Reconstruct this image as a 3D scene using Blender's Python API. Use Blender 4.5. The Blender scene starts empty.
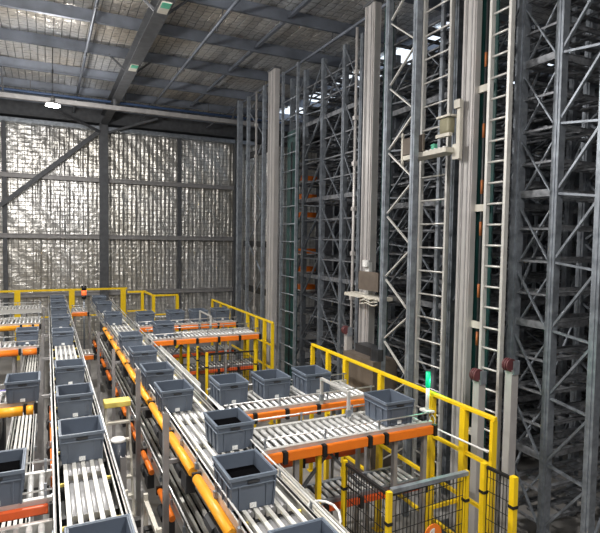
import bpy, bmesh, math, random
from mathutils import Vector, Matrix
random.seed(7)
SC = bpy.context.scene
COL = SC.collection
D = 2.25            # height of the upper conveyor decks
PI = math.pi

# ------------------------------------------------------------------ materials
def nodes(name):
    m = bpy.data.materials.new(name); m.use_nodes = True
    nt = m.node_tree
    return m, nt, nt.nodes['Principled BSDF']
def ramp(nt, fac, stops):
    r = nt.nodes.new('ShaderNodeValToRGB')
    els = r.color_ramp.elements
    while len(els) < len(stops): els.new(.5)
    for e, (p, c) in zip(els, stops):
        e.position = p; e.color = (*c, 1)
    nt.links.new(fac, r.inputs['Fac'])
    return r
def mat(name, col, rough=.5, metal=0., var=.25, scale=6., bump=0., bscale=40.):
    m, nt, b = nodes(name)
    tc = nt.nodes.new('ShaderNodeTexCoord')
    n = nt.nodes.new('ShaderNodeTexNoise'); n.inputs['Scale'].default_value = scale
    n.inputs['Detail'].default_value = 4
    nt.links.new(tc.outputs['Object'], n.inputs['Vector'])
    lo = tuple(c*(1-var) for c in col); hi = tuple(min(1, c*(1+var)) for c in col)
    r = ramp(nt, n.outputs['Fac'], [(.3, lo), (.7, hi)])
    nt.links.new(r.outputs['Color'], b.inputs['Base Color'])
    b.inputs['Roughness'].default_value = rough
    b.inputs['Metallic'].default_value = metal
    if bump:
        n2 = nt.nodes.new('ShaderNodeTexNoise'); n2.inputs['Scale'].default_value = bscale
        nt.links.new(tc.outputs['Object'], n2.inputs['Vector'])
        bp = nt.nodes.new('ShaderNodeBump'); bp.inputs['Strength'].default_value = bump
        bp.inputs['Distance'].default_value = .02
        nt.links.new(n2.outputs['Fac'], bp.inputs['Height'])
        nt.links.new(bp.outputs['Normal'], b.inputs['Normal'])
    return m
def emit(name, col, s):
    m, nt, b = nodes(name)
    b.inputs['Base Color'].default_value = (*col, 1)
    b.inputs['Emission Color'].default_value = (*col, 1)
    b.inputs['Emission Strength'].default_value = s
    return m
def foil(name, sx, sy, tint, dirt, metal=.75, rough=.33, bump=.5, swap='XZ', mesh=.25):
    """silver insulation blanket behind a wire mesh"""
    m, nt, b = nodes(name)
    tc = nt.nodes.new('ShaderNodeTexCoord')
    mp = nt.nodes.new('ShaderNodeMapping')
    mp.inputs['Scale'].default_value = (1, 1, 1)
    if swap == 'XZ': mp.inputs['Rotation'].default_value = (PI/2, 0, 0)
    nt.links.new(tc.outputs['Object'], mp.inputs['Vector'])
    br = nt.nodes.new('ShaderNodeTexBrick'); br.offset = 0; br.inputs['Scale'].default_value = 1
    br.inputs['Brick Width'].default_value = sx; br.inputs['Row Height'].default_value = sy
    br.inputs['Mortar Size'].default_value = .015; br.inputs['Mortar Smooth'].default_value = .8
    nt.links.new(mp.outputs['Vector'], br.inputs['Vector'])
    n = nt.nodes.new('ShaderNodeTexNoise'); n.inputs['Scale'].default_value = 5; n.inputs['Detail'].default_value = 6
    n.inputs['Distortion'].default_value = .6
    nt.links.new(tc.outputs['Object'], n.inputs['Vector'])
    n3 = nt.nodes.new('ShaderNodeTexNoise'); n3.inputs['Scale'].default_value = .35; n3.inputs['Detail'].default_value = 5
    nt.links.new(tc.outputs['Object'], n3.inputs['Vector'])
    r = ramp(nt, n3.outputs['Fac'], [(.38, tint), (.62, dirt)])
    mx = nt.nodes.new('ShaderNodeMix'); mx.data_type = 'RGBA'; mx.blend_type = 'MULTIPLY'; mx.inputs['Factor'].default_value = mesh
    nt.links.new(r.outputs['Color'], mx.inputs['A']); nt.links.new(br.outputs['Fac'], mx.inputs['B'])
    inv = nt.nodes.new('ShaderNodeMath'); inv.operation = 'SUBTRACT'; inv.inputs[0].default_value = 1
    nt.links.new(br.outputs['Fac'], inv.inputs[1])
    nt.links.new(inv.outputs[0], mx.inputs['B'])
    nt.links.new(mx.outputs['Result'], b.inputs['Base Color'])
    add = nt.nodes.new('ShaderNodeMath'); add.operation = 'MULTIPLY_ADD'
    nt.links.new(inv.outputs[0], add.inputs[0]); add.inputs[1].default_value = .5
    nt.links.new(n.outputs['Fac'], add.inputs[2])
    bp = nt.nodes.new('ShaderNodeBump'); bp.inputs['Strength'].default_value = bump; bp.inputs['Distance'].default_value = .05
    nt.links.new(add.outputs[0], bp.inputs['Height'])
    nt.links.new(bp.outputs['Normal'], b.inputs['Normal'])
    b.inputs['Metallic'].default_value = metal; b.inputs['Roughness'].default_value = rough
    return m

M = dict(
    floor=mat('concrete_floor', (.27, .26, .25), .7, 0, .2, 1.5),
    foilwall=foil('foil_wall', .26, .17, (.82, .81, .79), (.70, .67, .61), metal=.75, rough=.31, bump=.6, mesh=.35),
    foilroof=foil('foil_roof', .2, .2, (.86, .87, .88), (.66, .60, .52), metal=.55, rough=.30, bump=.9, mesh=.6, swap='XY'),
    darkwall=mat('dark_cladding', (.10, .10, .11), .8),
    steel=mat('dark_grey_steel', (.11, .115, .125), .55, .35, .2),
    purlin=mat('purlin_steel', (.17, .19, .23), .5, .45, .25, 2),
    galv=mat('galvanised_steel', (.31, .34, .38), .42, .6, .3, 9),
    rackgalv=mat('rack_steel', (.25, .275, .31), .45, .55, .3, 9),
    rackdark=mat('rack_shelf_steel', (.24, .25, .27), .5, .5, .4, 12),
    alu=mat('pale_aluminium', (.66, .65, .62), .38, .35, .1),
    mast=mat('mast_aluminium', (.50, .48, .47), .42, .3, .08, 3),
    rod=mat('bright_rod', (.75, .75, .74), .3, .5, .05),
    roller=mat('zinc_roller', (.74, .74, .73), .32, .4, .18, 14),
    greyroller=mat('dull_roller', (.36, .36, .37), .4, .45, .15, 14),
    belt=mat('white_belt', (.66, .65, .61), .5, 0, .06),
    post=mat('grey_post', (.33, .32, .32), .5, .3, .15),
    tote=mat('grey_plastic', (.105, .128, .168), .42, 0, .08, 4),
    tote2=mat('grey_plastic_rim', (.14, .17, .215), .4, 0, .08, 4),
    sticker=mat('white_sticker', (.75, .76, .76), .6, 0, .25, 60),
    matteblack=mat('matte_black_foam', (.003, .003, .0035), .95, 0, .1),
    black=mat('black_plastic', (.012, .012, .013), .5, 0, .2),
    dark=mat('dark_motor', (.035, .036, .04), .45, .2, .3),
    orange=mat('orange_cover', (.90, .21, .015), .42, 0, .06),
    amber=mat('amber_cover', (.92, .38, .02), .4, 0, .06),
    red=mat('red_orange_cover', (.62, .09, .015), .45, 0, .08),
    yellow=mat('yellow_paint', (.86, .58, .01), .4, 0, .06),
    paleyellow=mat('pale_yellow_plastic', (.85, .68, .17), .5, 0, .05),
    teal=mat('dark_teal_guard', (.008, .045, .042), .35, 0, .3, 3),
    brown=mat('brown_panel', (.13, .105, .085), .55, .1, .2),
    cream=mat('cream_frame', (.60, .57, .50), .5, .1, .1),
    khaki=mat('khaki_drum', (.28, .26, .17), .5, .1, .15),
    drumgrey=mat('dark_drum', (.05, .06, .08), .35),
    rust=mat('orange_brown_clamp', (.35, .11, .03), .6),
    pinkred=mat('dark_red_rubber', (.12, .035, .04), .5, 0, .2),
    blue=mat('blue_paint', (.07, .12, .24), .45, 0, .1),
    purple=mat('violet_motor', (.07, .05, .28), .4, 0, .2),
    white=mat('white_plastic', (.78, .78, .76), .45, 0, .05),
    mintlabel=mat('green_label', (.10, .42, .28), .5, 0, .1),
    lampbody=mat('lamp_housing', (.25, .25, .25), .5, .3, .1),
    lampglow=emit('lamp_glow', (1, .97, .90), 40),
    greenglow=emit('green_glow', (.0, .5, .22), 1.0),
    redglow=emit('orange_glow', (1, .16, .04), 1.0),
    ledglow=emit('indicator_glow', (1, .97, .9), 6),
    skylight=emit('skylight_sheet', (.78, .88, 1), 1.6),
)
M['matteblack'].node_tree.nodes['Principled BSDF'].inputs['Specular IOR Level'].default_value = 0
# black wire mesh with real openings is built as bars in the mesh code

# ------------------------------------------------------------------ mesh builder
class MB:
    def __init__(s): s.v = []; s.f = []
    def quad8(s, p):
        b = len(s.v); s.v += [tuple(q) for q in p]
        for f in ((0,3,2,1),(4,5,6,7),(0,1,5,4),(1,2,6,5),(2,3,7,6),(3,0,4,7)):
            s.f.append(tuple(b+i for i in f))
    def box(s, x0, x1, y0, y1, z0, z1):
        s.quad8([(x0,y0,z0),(x1,y0,z0),(x1,y1,z0),(x0,y1,z0),(x0,y0,z1),(x1,y0,z1),(x1,y1,z1),(x0,y1,z1)])
        return s
    def cb(s, c, d):
        return s.box(c[0]-d[0]/2, c[0]+d[0]/2, c[1]-d[1]/2, c[1]+d[1]/2, c[2]-d[2]/2, c[2]+d[2]/2)
    def frame_(s, p, q):
        p = Vector(p); q = Vector(q); t = (q-p).normalized()
        u = Vector((0,0,1)) if abs(t.z) < .95 else Vector((0,1,0))
        a = t.cross(u).normalized(); b = a.cross(t).normalized()
        return p, q, a, b
    def bar(s, p, q, w, h=None):
        h = h or w
        p, q, a, b = s.frame_(p, q)
        a = a*w/2; b = b*h/2
        s.quad8([p-a-b, p+a-b, p+a+b, p-a+b, q-a-b, q+a-b, q+a+b, q-a+b]); return s
    def cyl(s, p, q, r, n=10, r2=None):
        r2 = r if r2 is None else r2
        p, q, a, b = s.frame_(p, q)
        k = len(s.v)
        for i in range(n):
            t = 2*PI*i/n; d = a*math.cos(t)+b*math.sin(t)
            s.v.append(tuple(p+d*r)); s.v.append(tuple(q+d*r2))
        for i in range(n):
            j = (i+1) % n
            s.f.append((k+2*i, k+2*j, k+2*j+1, k+2*i+1))
        s.f.append(tuple(k+2*i for i in range(n))[::-1]); s.f.append(tuple(k+2*i+1 for i in range(n)))
        return s
    def tube(s, pts, r, n=8):
        for a, b in zip(pts, pts[1:]): s.cyl(a, b, r, n)
        return s
    def chan(s, c, w, d, z0, z1, t=.008, face='-x'):
        """upright C channel with perforated-looking lips, open to the back"""
        x, y = c
        s.box(x-d/2, x-d/2+t, y-w/2, y+w/2, z0, z1)
        s.box(x-d/2+t, x+d/2, y-w/2, y-w/2+t, z0, z1)
        s.box(x-d/2+t, x+d/2, y+w/2-t, y+w/2, z0, z1)
        s.box(x-d/2-.012, x-d/2, y-w*.16, y+w*.16, z0, z1)
        return s
    def build(s, name, m, parent=None, smooth=False, loc=None, bevel=0):
        me = bpy.data.meshes.new(name)
        o = bpy.data.objects.new(name, me)
        off = Vector((0,0,0))
        if parent is not None:
            off = world_loc(parent)
        if loc is not None:
            o.location = Vector(loc) - off if parent is not None else Vector(loc)
            off = Vector(loc)
        me.from_pydata([(v[0]-off.x, v[1]-off.y, v[2]-off.z) for v in s.v], [], s.f)
        me.materials.append(M[m] if isinstance(m, str) else m)
        bm = bmesh.new(); bm.from_mesh(me); bmesh.ops.recalc_face_normals(bm, faces=bm.faces); bm.to_mesh(me); bm.free()
        if smooth:
            for p in me.polygons: p.use_smooth = len(p.vertices) == 4
        COL.objects.link(o)
        if parent is not None: o.parent = parent
        if bevel:
            bv = o.modifiers.new('bevel', 'BEVEL'); bv.width = bevel; bv.segments = 2; bv.limit_method = 'ANGLE'
        return o
def each(mb, name, m, parent, k=1, smooth=False):
    """one part per piece; k consecutive primitives make one piece"""
    out = []; n = len(mb.v); owner = list(range(n))
    comp = [0]*n; c = -1; reach = -1; vs = 0
    starts = []
    mx = {}
    # primitives are contiguous vertex runs: a run ends where no face crosses
    last = [i for i in range(n)]
    for f in mb.f:
        lo, hi = min(f), max(f)
        if hi > last[lo]: last[lo] = hi
    i = 0
    while i < n:
        e = last[i]; j = i
        while j <= e:
            e = max(e, last[j]); j += 1
        starts.append((i, e)); i = e+1
    for g in range(0, len(starts), k):
        a, b = starts[g][0], starts[min(g+k, len(starts))-1][1]
        q = MB(); q.v = mb.v[a:b+1]; q.f = [tuple(i-a for i in f) for f in mb.f if a <= f[0] <= b]
        out.append(q.build(name, m, parent, smooth))
    return out
def world_loc(o):
    v = Vector((0,0,0))
    while o is not None:
        v = v + o.location; o = o.parent
    return v
def tag(o, label, cat, group=None):
    o['label'] = label; o['category'] = cat
    if group: o['group'] = group
    return o
def thing(name, label, cat, loc=(0,0,0), group=None):
    o = bpy.data.objects.new(name, None); o.empty_display_size = .1
    COL.objects.link(o); o.location = loc
    return tag(o, label, cat, group)
def struct(o): o['kind'] = 'structure'; return o
def dupmesh(o, parent, delta, name=None):
    c = o.copy(); COL.objects.link(c); c.parent = parent
    c.location = o.location + Vector(delta); return c
def copy_tree(o, loc, label, parent=None):
    r = o.copy(); COL.objects.link(r); r.location = loc; r['label'] = label
    for ch in o.children:
        c = ch.copy(); COL.objects.link(c); c.parent = r
        for g in ch.children:
            d = g.copy(); COL.objects.link(d); d.parent = c
    return r

# ------------------------------------------------------------------ camera
cam = bpy.data.cameras.new('camera'); camo = bpy.data.objects.new('camera', cam); COL.objects.link(camo)
R = ((0.89978167, 0.00878857, -0.4362519), (-0.43608117, 0.05257105, -0.89837047), (0.01503883, 0.99857851, 0.051135))
# world = R @ camera  (camera stands 4.4 m up on a gantry, turned 26 degrees to the right)
mw = Matrix(((R[0][0], R[0][1], R[0][2], 0), (R[1][0], R[1][1], R[1][2], 0), (R[2][0], R[2][1], R[2][2], 4.4), (0, 0, 0, 1)))
camo.matrix_world = mw
cam.sensor_width = 36; cam.lens = 521.2/600*36; cam.clip_start = .05
SC.camera = camo
SC.view_settings.view_transform = 'Standard'; SC.view_settings.look = 'None'
SC.view_settings.gamma = 1; SC.view_settings.use_curve_mapping = False
SC.view_settings.exposure = 0.0

# ------------------------------------------------------------------ room shell
XL, XR, YF, YB, ZT = -9., 20., -8., 24., 9.75
struct(MB().box(XL, XR, YF, YB, -.1, 0).build('floor', 'floor'))
def crinkled_ceiling():
    d = .12; nx = int((XR-XL)/d); ny = int((YB-YF)/d)
    rnd = random.Random(11)
    v = []; f = []
    for j in range(ny+1):
        for i in range(nx+1):
            v.append((XL+(XR-XL)*i/nx, YF+(YB-YF)*j/ny, ZT+.02+rnd.uniform(-.024, .024)+.012*math.sin(i*.9)))
    for j in range(ny):
        for i in range(nx):
            a = j*(nx+1)+i; f.append((a, a+1, a+nx+2, a+nx+1))
    me = bpy.data.meshes.new('ceiling'); me.from_pydata(v, [], f); me.materials.append(M['foilroof'])
    for p in me.polygons: p.use_smooth = True
    o = bpy.data.objects.new('ceiling', me); COL.objects.link(o); struct(o)
crinkled_ceiling()
struct(MB().box(XL, XR, YF, YB, ZT+.08, ZT+.12).build('ceiling_roof', 'darkwall'))
struct(MB().box(XL-.1, XL, YF, YB, 0, ZT).build('wall_left', 'darkwall'))
struct(MB().box(XR, XR+.1, YF, YB, 0, ZT).build('wall_right', 'darkwall'))
struct(MB().box(XL, XR, YF-.1, YF, 0, ZT).build('wall_front', 'darkwall'))
def quilted_wall():
    """foil blanket bulging in pleats between the girts"""
    dx, dz = .036, .1
    nx = int((12.5-XL)/dx); nz = int(9.1/dz)
    rnd = random.Random(3)
    ph = [rnd.uniform(-.5, .5) for _ in range(nx+1)]
    amp = [rnd.uniform(.4, 1.2) for _ in range(nx+1)]
    v = []; f = []
    for j in range(nz+1):
        z = j*dz
        for i in range(nx+1):
            x = XL+i*dx
            k = int((x-XL)/.18)
            a = amp[k % len(amp)]*(.75+.35*math.sin(z*2.1+ph[k]*9))
            y = YB-.02-.03*a*abs(math.sin(PI*(x-XL)/.18))**.8 - .012*math.sin(z*37+ph[k]*8) - .01*math.sin(x*9+z*7.3)
            v.append((x, y, z))
    for j in range(nz):
        for i in range(nx):
            a = j*(nx+1)+i; f.append((a, a+1, a+nx+2, a+nx+1))
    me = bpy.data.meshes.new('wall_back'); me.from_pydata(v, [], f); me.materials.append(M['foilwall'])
    for p in me.polygons: p.use_smooth = True
    o = bpy.data.objects.new('wall_back', me); COL.objects.link(o); struct(o)
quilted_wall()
struct(MB().box(XL, XR, YB, YB+.1, 0, ZT).build('wall_rear', 'darkwall'))
TN = [0]
def trim(mb, m='steel'):
    TN[0] += 1
    return struct(mb.build('trim_%d' % TN[0], m))
for z in (6.8, 4.4, 2.0):                                  # wall girts
    g = MB().box(XL, 8.2, 23.66, 23.86, z-.09, z+.09)
    trim(g.box(XL, 8.2, 23.62, 23.66, z+.05, z+.09), 'post')
trim(MB().box(XL, 9, 23.5, 23.86, 8.86, 9.02), 'galv')    # eaves rail on top of the foil
trim(MB().box(XL, 12, 23.3, 23.9, 9.1, 9.7), 'steel')      # dark fascia above it
c = MB().box(2.0, 2.34, 23.38, 23.40, 0, 9.2); c.box(2.0, 2.34, 23.6, 23.62, 0, 9.2); c.box(2.15, 2.19, 23.4, 23.6, 0, 9.2)
trim(c, 'steel')                                           # main column
for x, w in ((-1.5, .16), (5.4, .16)):
    trim(MB().box(x-w/2, x+w/2, 23.70, 23.88, 0, 8.9), 'steel')
trim(MB().box(7.95, 8.2, 23.5, 23.8, 0, 9.1), 'steel')
trim(MB().bar((-1.65, 23.45, 5.55), (1.95, 23.45, 8.75), .10, .17), 'steel')   # diagonal wall brace
# roof: rafters along Y, purlins along X
for x in (2.19, 11.):
    r = MB().box(x-.15, x+.15, YF, 23.6, 9.08, 9.11); r.box(x-.012, x+.012, YF, 23.6, 9.11, 9.45); r.box(x-.15, x+.15, YF, 23.6, 9.42, 9.45)
    trim(r, 'steel')
for y in (2.6, 4.8, 7.0, 9.2, 11.35, 13.5, 15.75, 18.2, 20.5, 22.5):
    p = MB().box(XL, XR, y, y+.02, 9.45, ZT); p.box(XL, XR, y-.07, y, 9.45, 9.475); p.box(XL, XR, y+.02, y+.1, ZT-.03, ZT)
    trim(p, 'purlin')
for x in (5.1, 8.2):                              # bridging between purlins
    ys = (2.6, 4.8, 7.0, 9.2, 11.35, 13.5, 15.75, 18.2, 20.5, 22.5)
    b = MB()
    for a, q in zip(ys, ys[1:]): b.box(x-.035, x+.035, a+.03, q-.08, 9.52, 9.6)
    trim(b, 'purlin')
for y in (11.3, 15.7):                                     # fly braces at the rafter
    trim(MB().bar((2.05, y, 9.1), (1.6, y+.05, 9.5), .05).bar((2.33, y, 9.1), (2.78, y+.05, 9.5), .05), 'steel')
for i, (y, lab) in enumerate(((11.0, 'small mint green label under the roof rafter, nearest one'), (15.2, 'small mint green label under the roof rafter, farther one'))):
    t = thing('rafter_label', lab, 'label', (2.19, y, 9.08), 'labels under the rafter')
    MB().box(2.09, 2.29, y-.28, y+.28, 9.055, 9.08).build('backing', 'cream', t)
    MB().box(2.10, 2.28, y-.28, y-.02, 9.048, 9.055).build('face', 'mintlabel', t)
# pipes
def xpipe(y, z, r, x0, x1, name, label, m):
    t = thing(name, label, 'pipe', (x0, y, z))
    MB().cyl((x0,y,z), (x1,y,z), r, 10).build('tube', m, t, True)
    h = MB()
    for x in (x0+1.5, x0+5, x0+8.5, x0+11.5, x0+14.5):
        if x < x1: h.bar((x,y,z+r*.8), (x,y,9.5), .025)
    each(h, 'hanger', 'steel', t)
xpipe(19.6, 9.12, .05, XL+.05, 8.6, 'overhead_pipe', 'blue pipe running under the roof in front of the foil wall', 'blue')
for i, (x, lab) in enumerate(((.97, 'thin grey roof pipe left of the steel rafter'), (3.53, 'thin grey roof pipe just right of the steel rafter'), (6.3, 'thin grey roof pipe ending above the far rack, rightmost one'))):
    t = thing('roof_pipe', lab, 'pipe', (x, 3, 9.2), 'sprinkler pipes under the roof')
    MB().cyl((x, 3, 9.25), (x, 22.5, 9.25), .04, 10).build('tube', 'purlin', t, True)
    h = MB(); k = MB()
    for y in (7.0, 11.35, 15.75, 20.5): h.bar((x, y+.01, 9.28), (x, y+.01, 9.5), .02)
    for y in (5.5, 8.6, 11.8, 15): k.cyl((x,y,9.14), (x,y,9.22), .018, 8).cyl((x,y,9.12), (x,y,9.14), .035, 8)
    each(h, 'hanger', 'steel', t); each(k, 'sprinkler_head', 'steel', t, 2)
t = thing('cross_beam', 'pale square tube spanning under the roof in front of the back wall', 'beam', (XL+.05, 19, 8.7))
MB().box(XL+.05, 7.2, 18.93, 19.07, 8.72, 8.86).build('tube', 'post', t)
each(MB().bar((-1.2,19,8.86),(-1.2,18.3,9.46),.05).bar((2.1,19,8.86),(2.1,19,9.09),.08).bar((6.3,19,8.86),(6.3,18.3,9.46),.05), 'hanger', 'steel', t)
for k, (x0, z0, x1, z1) in enumerate(((.1, 9.35, 2.0, 8.75), (4.2, 9.35, 2.36, 8.75))):
    trim(MB().bar((x0, 22.4, z0), (x1, 23.3, z1), .09), 'steel')
# roof light sheets between the rows of racks
struct(MB().box(8.9, 9.9, 9.5, 21.5, ZT-.012, ZT-.002).build('window_1', 'skylight'))
struct(MB().box(13.2, 14.4, 6.5, 18., ZT-.012, ZT-.002).build('window_2', 'skylight'))

# ------------------------------------------------------------------ lamps
def lamp(x, y, z, label, power, proto=None):
    if proto is None:
        t = thing('high_bay_lamp', label, 'lamp', (x, y, z), 'high bay lamps')
        MB().cyl((x,y,z+.03), (x,y,z+.10), .20, 24, .12).build('housing', 'lampbody', t, True)
        MB().cyl((x,y,z+.10), (x,y,z+.26), .06, 12).build('driver', 'lampbody', t, True)
        MB().cyl((x,y,z+.0), (x,y,z+.03), .19, 24).build('lens', 'lampglow', t, True)
        MB().cyl((x,y,z+.26), (x,y,9.75), .008, 6).cyl((x,y,z+.9), (x,y,z+1.0), .02, 8).build('cable', 'black', t)
    else:
        t = copy_tree(proto, (x, y, z), label)
    l = bpy.data.lights.new('lamp_light', 'SPOT'); l.energy = power*.42; l.shadow_soft_size = .18; l.color = (1, .965, .915)
    l.spot_size = math.radians(158); l.spot_blend = .9
    lo = bpy.data.objects.new('lamp_light', l); COL.objects.link(lo); lo.location = (x, y, z-.25)
    l = bpy.data.lights.new('lamp_glow_light', 'POINT'); l.energy = power*.25; l.shadow_soft_size = .18; l.color = (1, .97, .93)
    lo = bpy.data.objects.new('lamp_glow_light', l); COL.objects.link(lo); lo.location = (x, y, z-.25)
    return t
L0 = lamp(.18, 16.2, 8.0, 'lit high bay lamp hanging on a cable before the foil wall', 1450)
for i, (x, y, w, lab) in enumerate(((.18, 7.5, 2700, 'added unseen high bay lamp above the two long conveyors'), (-4.6, 12, 1600, 'added unseen high bay lamp over the far left conveyors'),  # copies of the hanging lamp, added out of view to light conveyors and racks
                       (-4.6, 4, 1900, 'added unseen high bay lamp over the near left conveyors'), (2.4, .6, 1500, 'added unseen high bay lamp near the lift masts'),
                       (.18, -3, 1300, 'added unseen high bay lamp behind the viewer'))):
    lamp(x, y, 8.0, lab, w, L0)

# ------------------------------------------------------------------ totes
def make_tote(name, label):
    t = thing(name, label, 'bin', (0,0,0), 'grey plastic totes')
    H = .28; wt, lt, wb, lb = .192, .232, .176, .216
    b = MB()
    def ring(hw, hl, z): return [(-hw,-hl,z),(hw,-hl,z),(hw,hl,z),(-hw,hl,z)]
    rings = [ring(wb,lb,0), ring(wt-.006,lt-.006,H), ring(wt-.014,lt-.014,H), ring(wb-.010,lb-.010,.012)]
    for r in rings: b.v += r
    for k in range(3):
        for i in range(4):
            j = (i+1) % 4; b.f.append((4*k+i, 4*k+j, 4*k+4+j, 4*k+4+i))
    b.f.append((3,2,1,0)); b.f.append((12,13,14,15))
    for sx in (-1, 1):                                  # corner posts and ribs
        for sy in (-1, 1):
            b.quad8([(sx*wb-.012*(sx>0)*1-.0, sy*lb-.012, .0), (sx*wb+.012*(sx<0)+.004*sx*1, sy*lb-.012, .0), (sx*wb+.012*(sx<0)+.004*sx, sy*lb+.012, .0), (sx*wb-.012*(sx>0), sy*lb+.012, .0),
                     (sx*wt-.012*(sx>0), sy*lt-.014, .25), (sx*wt+.012*(sx<0)+.002*sx, sy*lt-.014, .25), (sx*wt+.012*(sx<0)+.002*sx, sy*lt+.008, .25), (sx*wt-.012*(sx>0), sy*lt+.008, .25)])
    for sy in (-1, 1):
        for x in (-.115, .115):
            b.bar((x, sy*(lb+.004), .01), (x, sy*(lt-.001), .2), .014, .012)
    for sx in (-1, 1):
        for y in (-.14, 0, .14):
            b.bar((sx*(wb+.004), y, .01), (sx*(wt-.001), y, .2), .012, .014)
    b.build('body', 'tote', t)
    r = MB()
    for z0, z1, o in ((.252, .284, .012), (.198, .210, .008)):
        r.box(-wt-o, wt+o, -lt-o, -lt+.004-.002*(z0<.22), z0, z1); r.box(-wt-o, wt+o, lt-.004, lt+o, z0, z1)
        r.box(-wt-o, -wt+.004, -lt+.004, lt-.004, z0, z1); r.box(wt-.004, wt+o, -lt+.004, lt-.004, z0, z1)
    r.build('rim', 'tote2', t, bevel=.003)
    h = MB()
    for sy in (-1, 1): h.box(-.05, .05, sy*(lt+.008)-.004, sy*(lt+.008)+.004, .222, .242)
    each(h, 'hand_grip', 'dark', t)
    MB().box(-.028, .028, -lb-.012, -lb-.0045, .012, .052).build('bin_sticker', 'sticker', t)
    return t
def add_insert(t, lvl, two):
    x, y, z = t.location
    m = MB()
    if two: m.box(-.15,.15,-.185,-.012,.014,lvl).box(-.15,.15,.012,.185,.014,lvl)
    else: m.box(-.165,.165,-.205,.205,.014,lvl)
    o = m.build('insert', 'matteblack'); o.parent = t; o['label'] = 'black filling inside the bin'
G = 'grey plastic totes'
totes = [  # x, front rim y, label, insert
 (.285, 3.10, 'grey tote at the bottom edge on the left long conveyor, nearest there', 0),
 (.285, 5.27, 'open grey tote on left long conveyor right before bare rollers, interior seen', 0),
 (.285, 6.62, 'grey tote on left long conveyor directly behind the open one', 1),
 (.285, 8.10, 'grey tote on left long conveyor with bare belts behind it', 1),
 (.265, 11.15, 'grey tote on left long conveyor beyond the bare belts', 0),
 (.270, 13.2, 'second grey tote beyond the bare belts on left long conveyor', 0),
 (.270, 15.1, 'third last grey tote on left long conveyor', 0),
 (.270, 16.45, 'second last grey tote on left long conveyor', 0),
 (.270, 17.7, 'farthest grey tote at the end of the left long conveyor', 0),
 (1.46, 17.3, 'farthest grey tote on the middle long conveyor', 0),
 (1.45, 15.6, 'second farthest grey tote on the middle long conveyor', 0),
 (1.45, 13.3, 'third farthest grey tote on the middle long conveyor', 0),
 (1.44, 10.23, 'grey tote on middle long conveyor beside the pale side guard, farthest of four', 1),
 (1.435, 8.74, 'grey tote on middle long conveyor beside the side guard, third of four counting from nearest', 0),
 (1.42, 7.40, 'grey tote on middle long conveyor beside the side guard, second nearest of four', 1),
 (1.43, 6.33, 'pale grey open tote on middle long conveyor, nearest of four by the guard', 0),
 (1.70, 4.93, 'grey tote with two black compartments turning onto the middle long conveyor', 3),
 (1.46, 3.78, 'large open grey tote with black filling near bottom centre', 2),
 (1.46, 2.52, 'grey tote cut off at bottom edge beside the cable tray', 0),
 (2.17, 6.36, 'grey tote on second cross conveyor, nearest to the middle long conveyor', 0),
 (2.78, 6.36, 'grey tote on second cross conveyor, centre of three', 2),
 (3.41, 6.36, 'grey tote on second cross conveyor, rightmost and closest to the yellow barrier', 2),
 (3.70, 4.87, 'grey tote alone at the barrier end of the nearest cross conveyor', 0),
 (2.20, 13.15, 'far small grey tote at the start of the farthest cross conveyor', 1),
 (2.30, 11.40, 'grey tote at the start of the third cross conveyor', 2),
 (2.95, 13.15, 'far grey tote second along the farthest cross conveyor', 0),
 (3.55, 13.15, 'far grey tote behind the small white hoop on the farthest cross conveyor', 0),
 (4.15, 13.15, 'far grey tote beside the far yellow railing on the farthest cross conveyor', 1),
 (-.38, 4.62, 'dark grey tote at left edge on nearest left cross conveyor', 3),
 (-.30, 7.48, 'grey tote at left behind round amber drive cover', 0),
 (-.37, 11.50, 'grey tote at left behind the far orange cover, farthest left tote', 1),
]
proto = make_tote('tote', totes[0][2])
srcs = {0: proto}
for k, lvl, two in ((1, .2, False), (2, .12, False), (3, .2, True)):
    pass
first = True
for x, yf, lab, ins in totes:
    loc = (x, yf+.244, D)
    t = proto if first else copy_tree(proto, loc, lab)
    if first: t.location = loc; first = False
    if ins: t['_ins'] = ins
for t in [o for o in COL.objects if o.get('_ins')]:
    add_insert(t, {1: .14, 2: .16, 3: .2}[t['_ins']], t['_ins'] == 3); del t['_ins']

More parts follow.
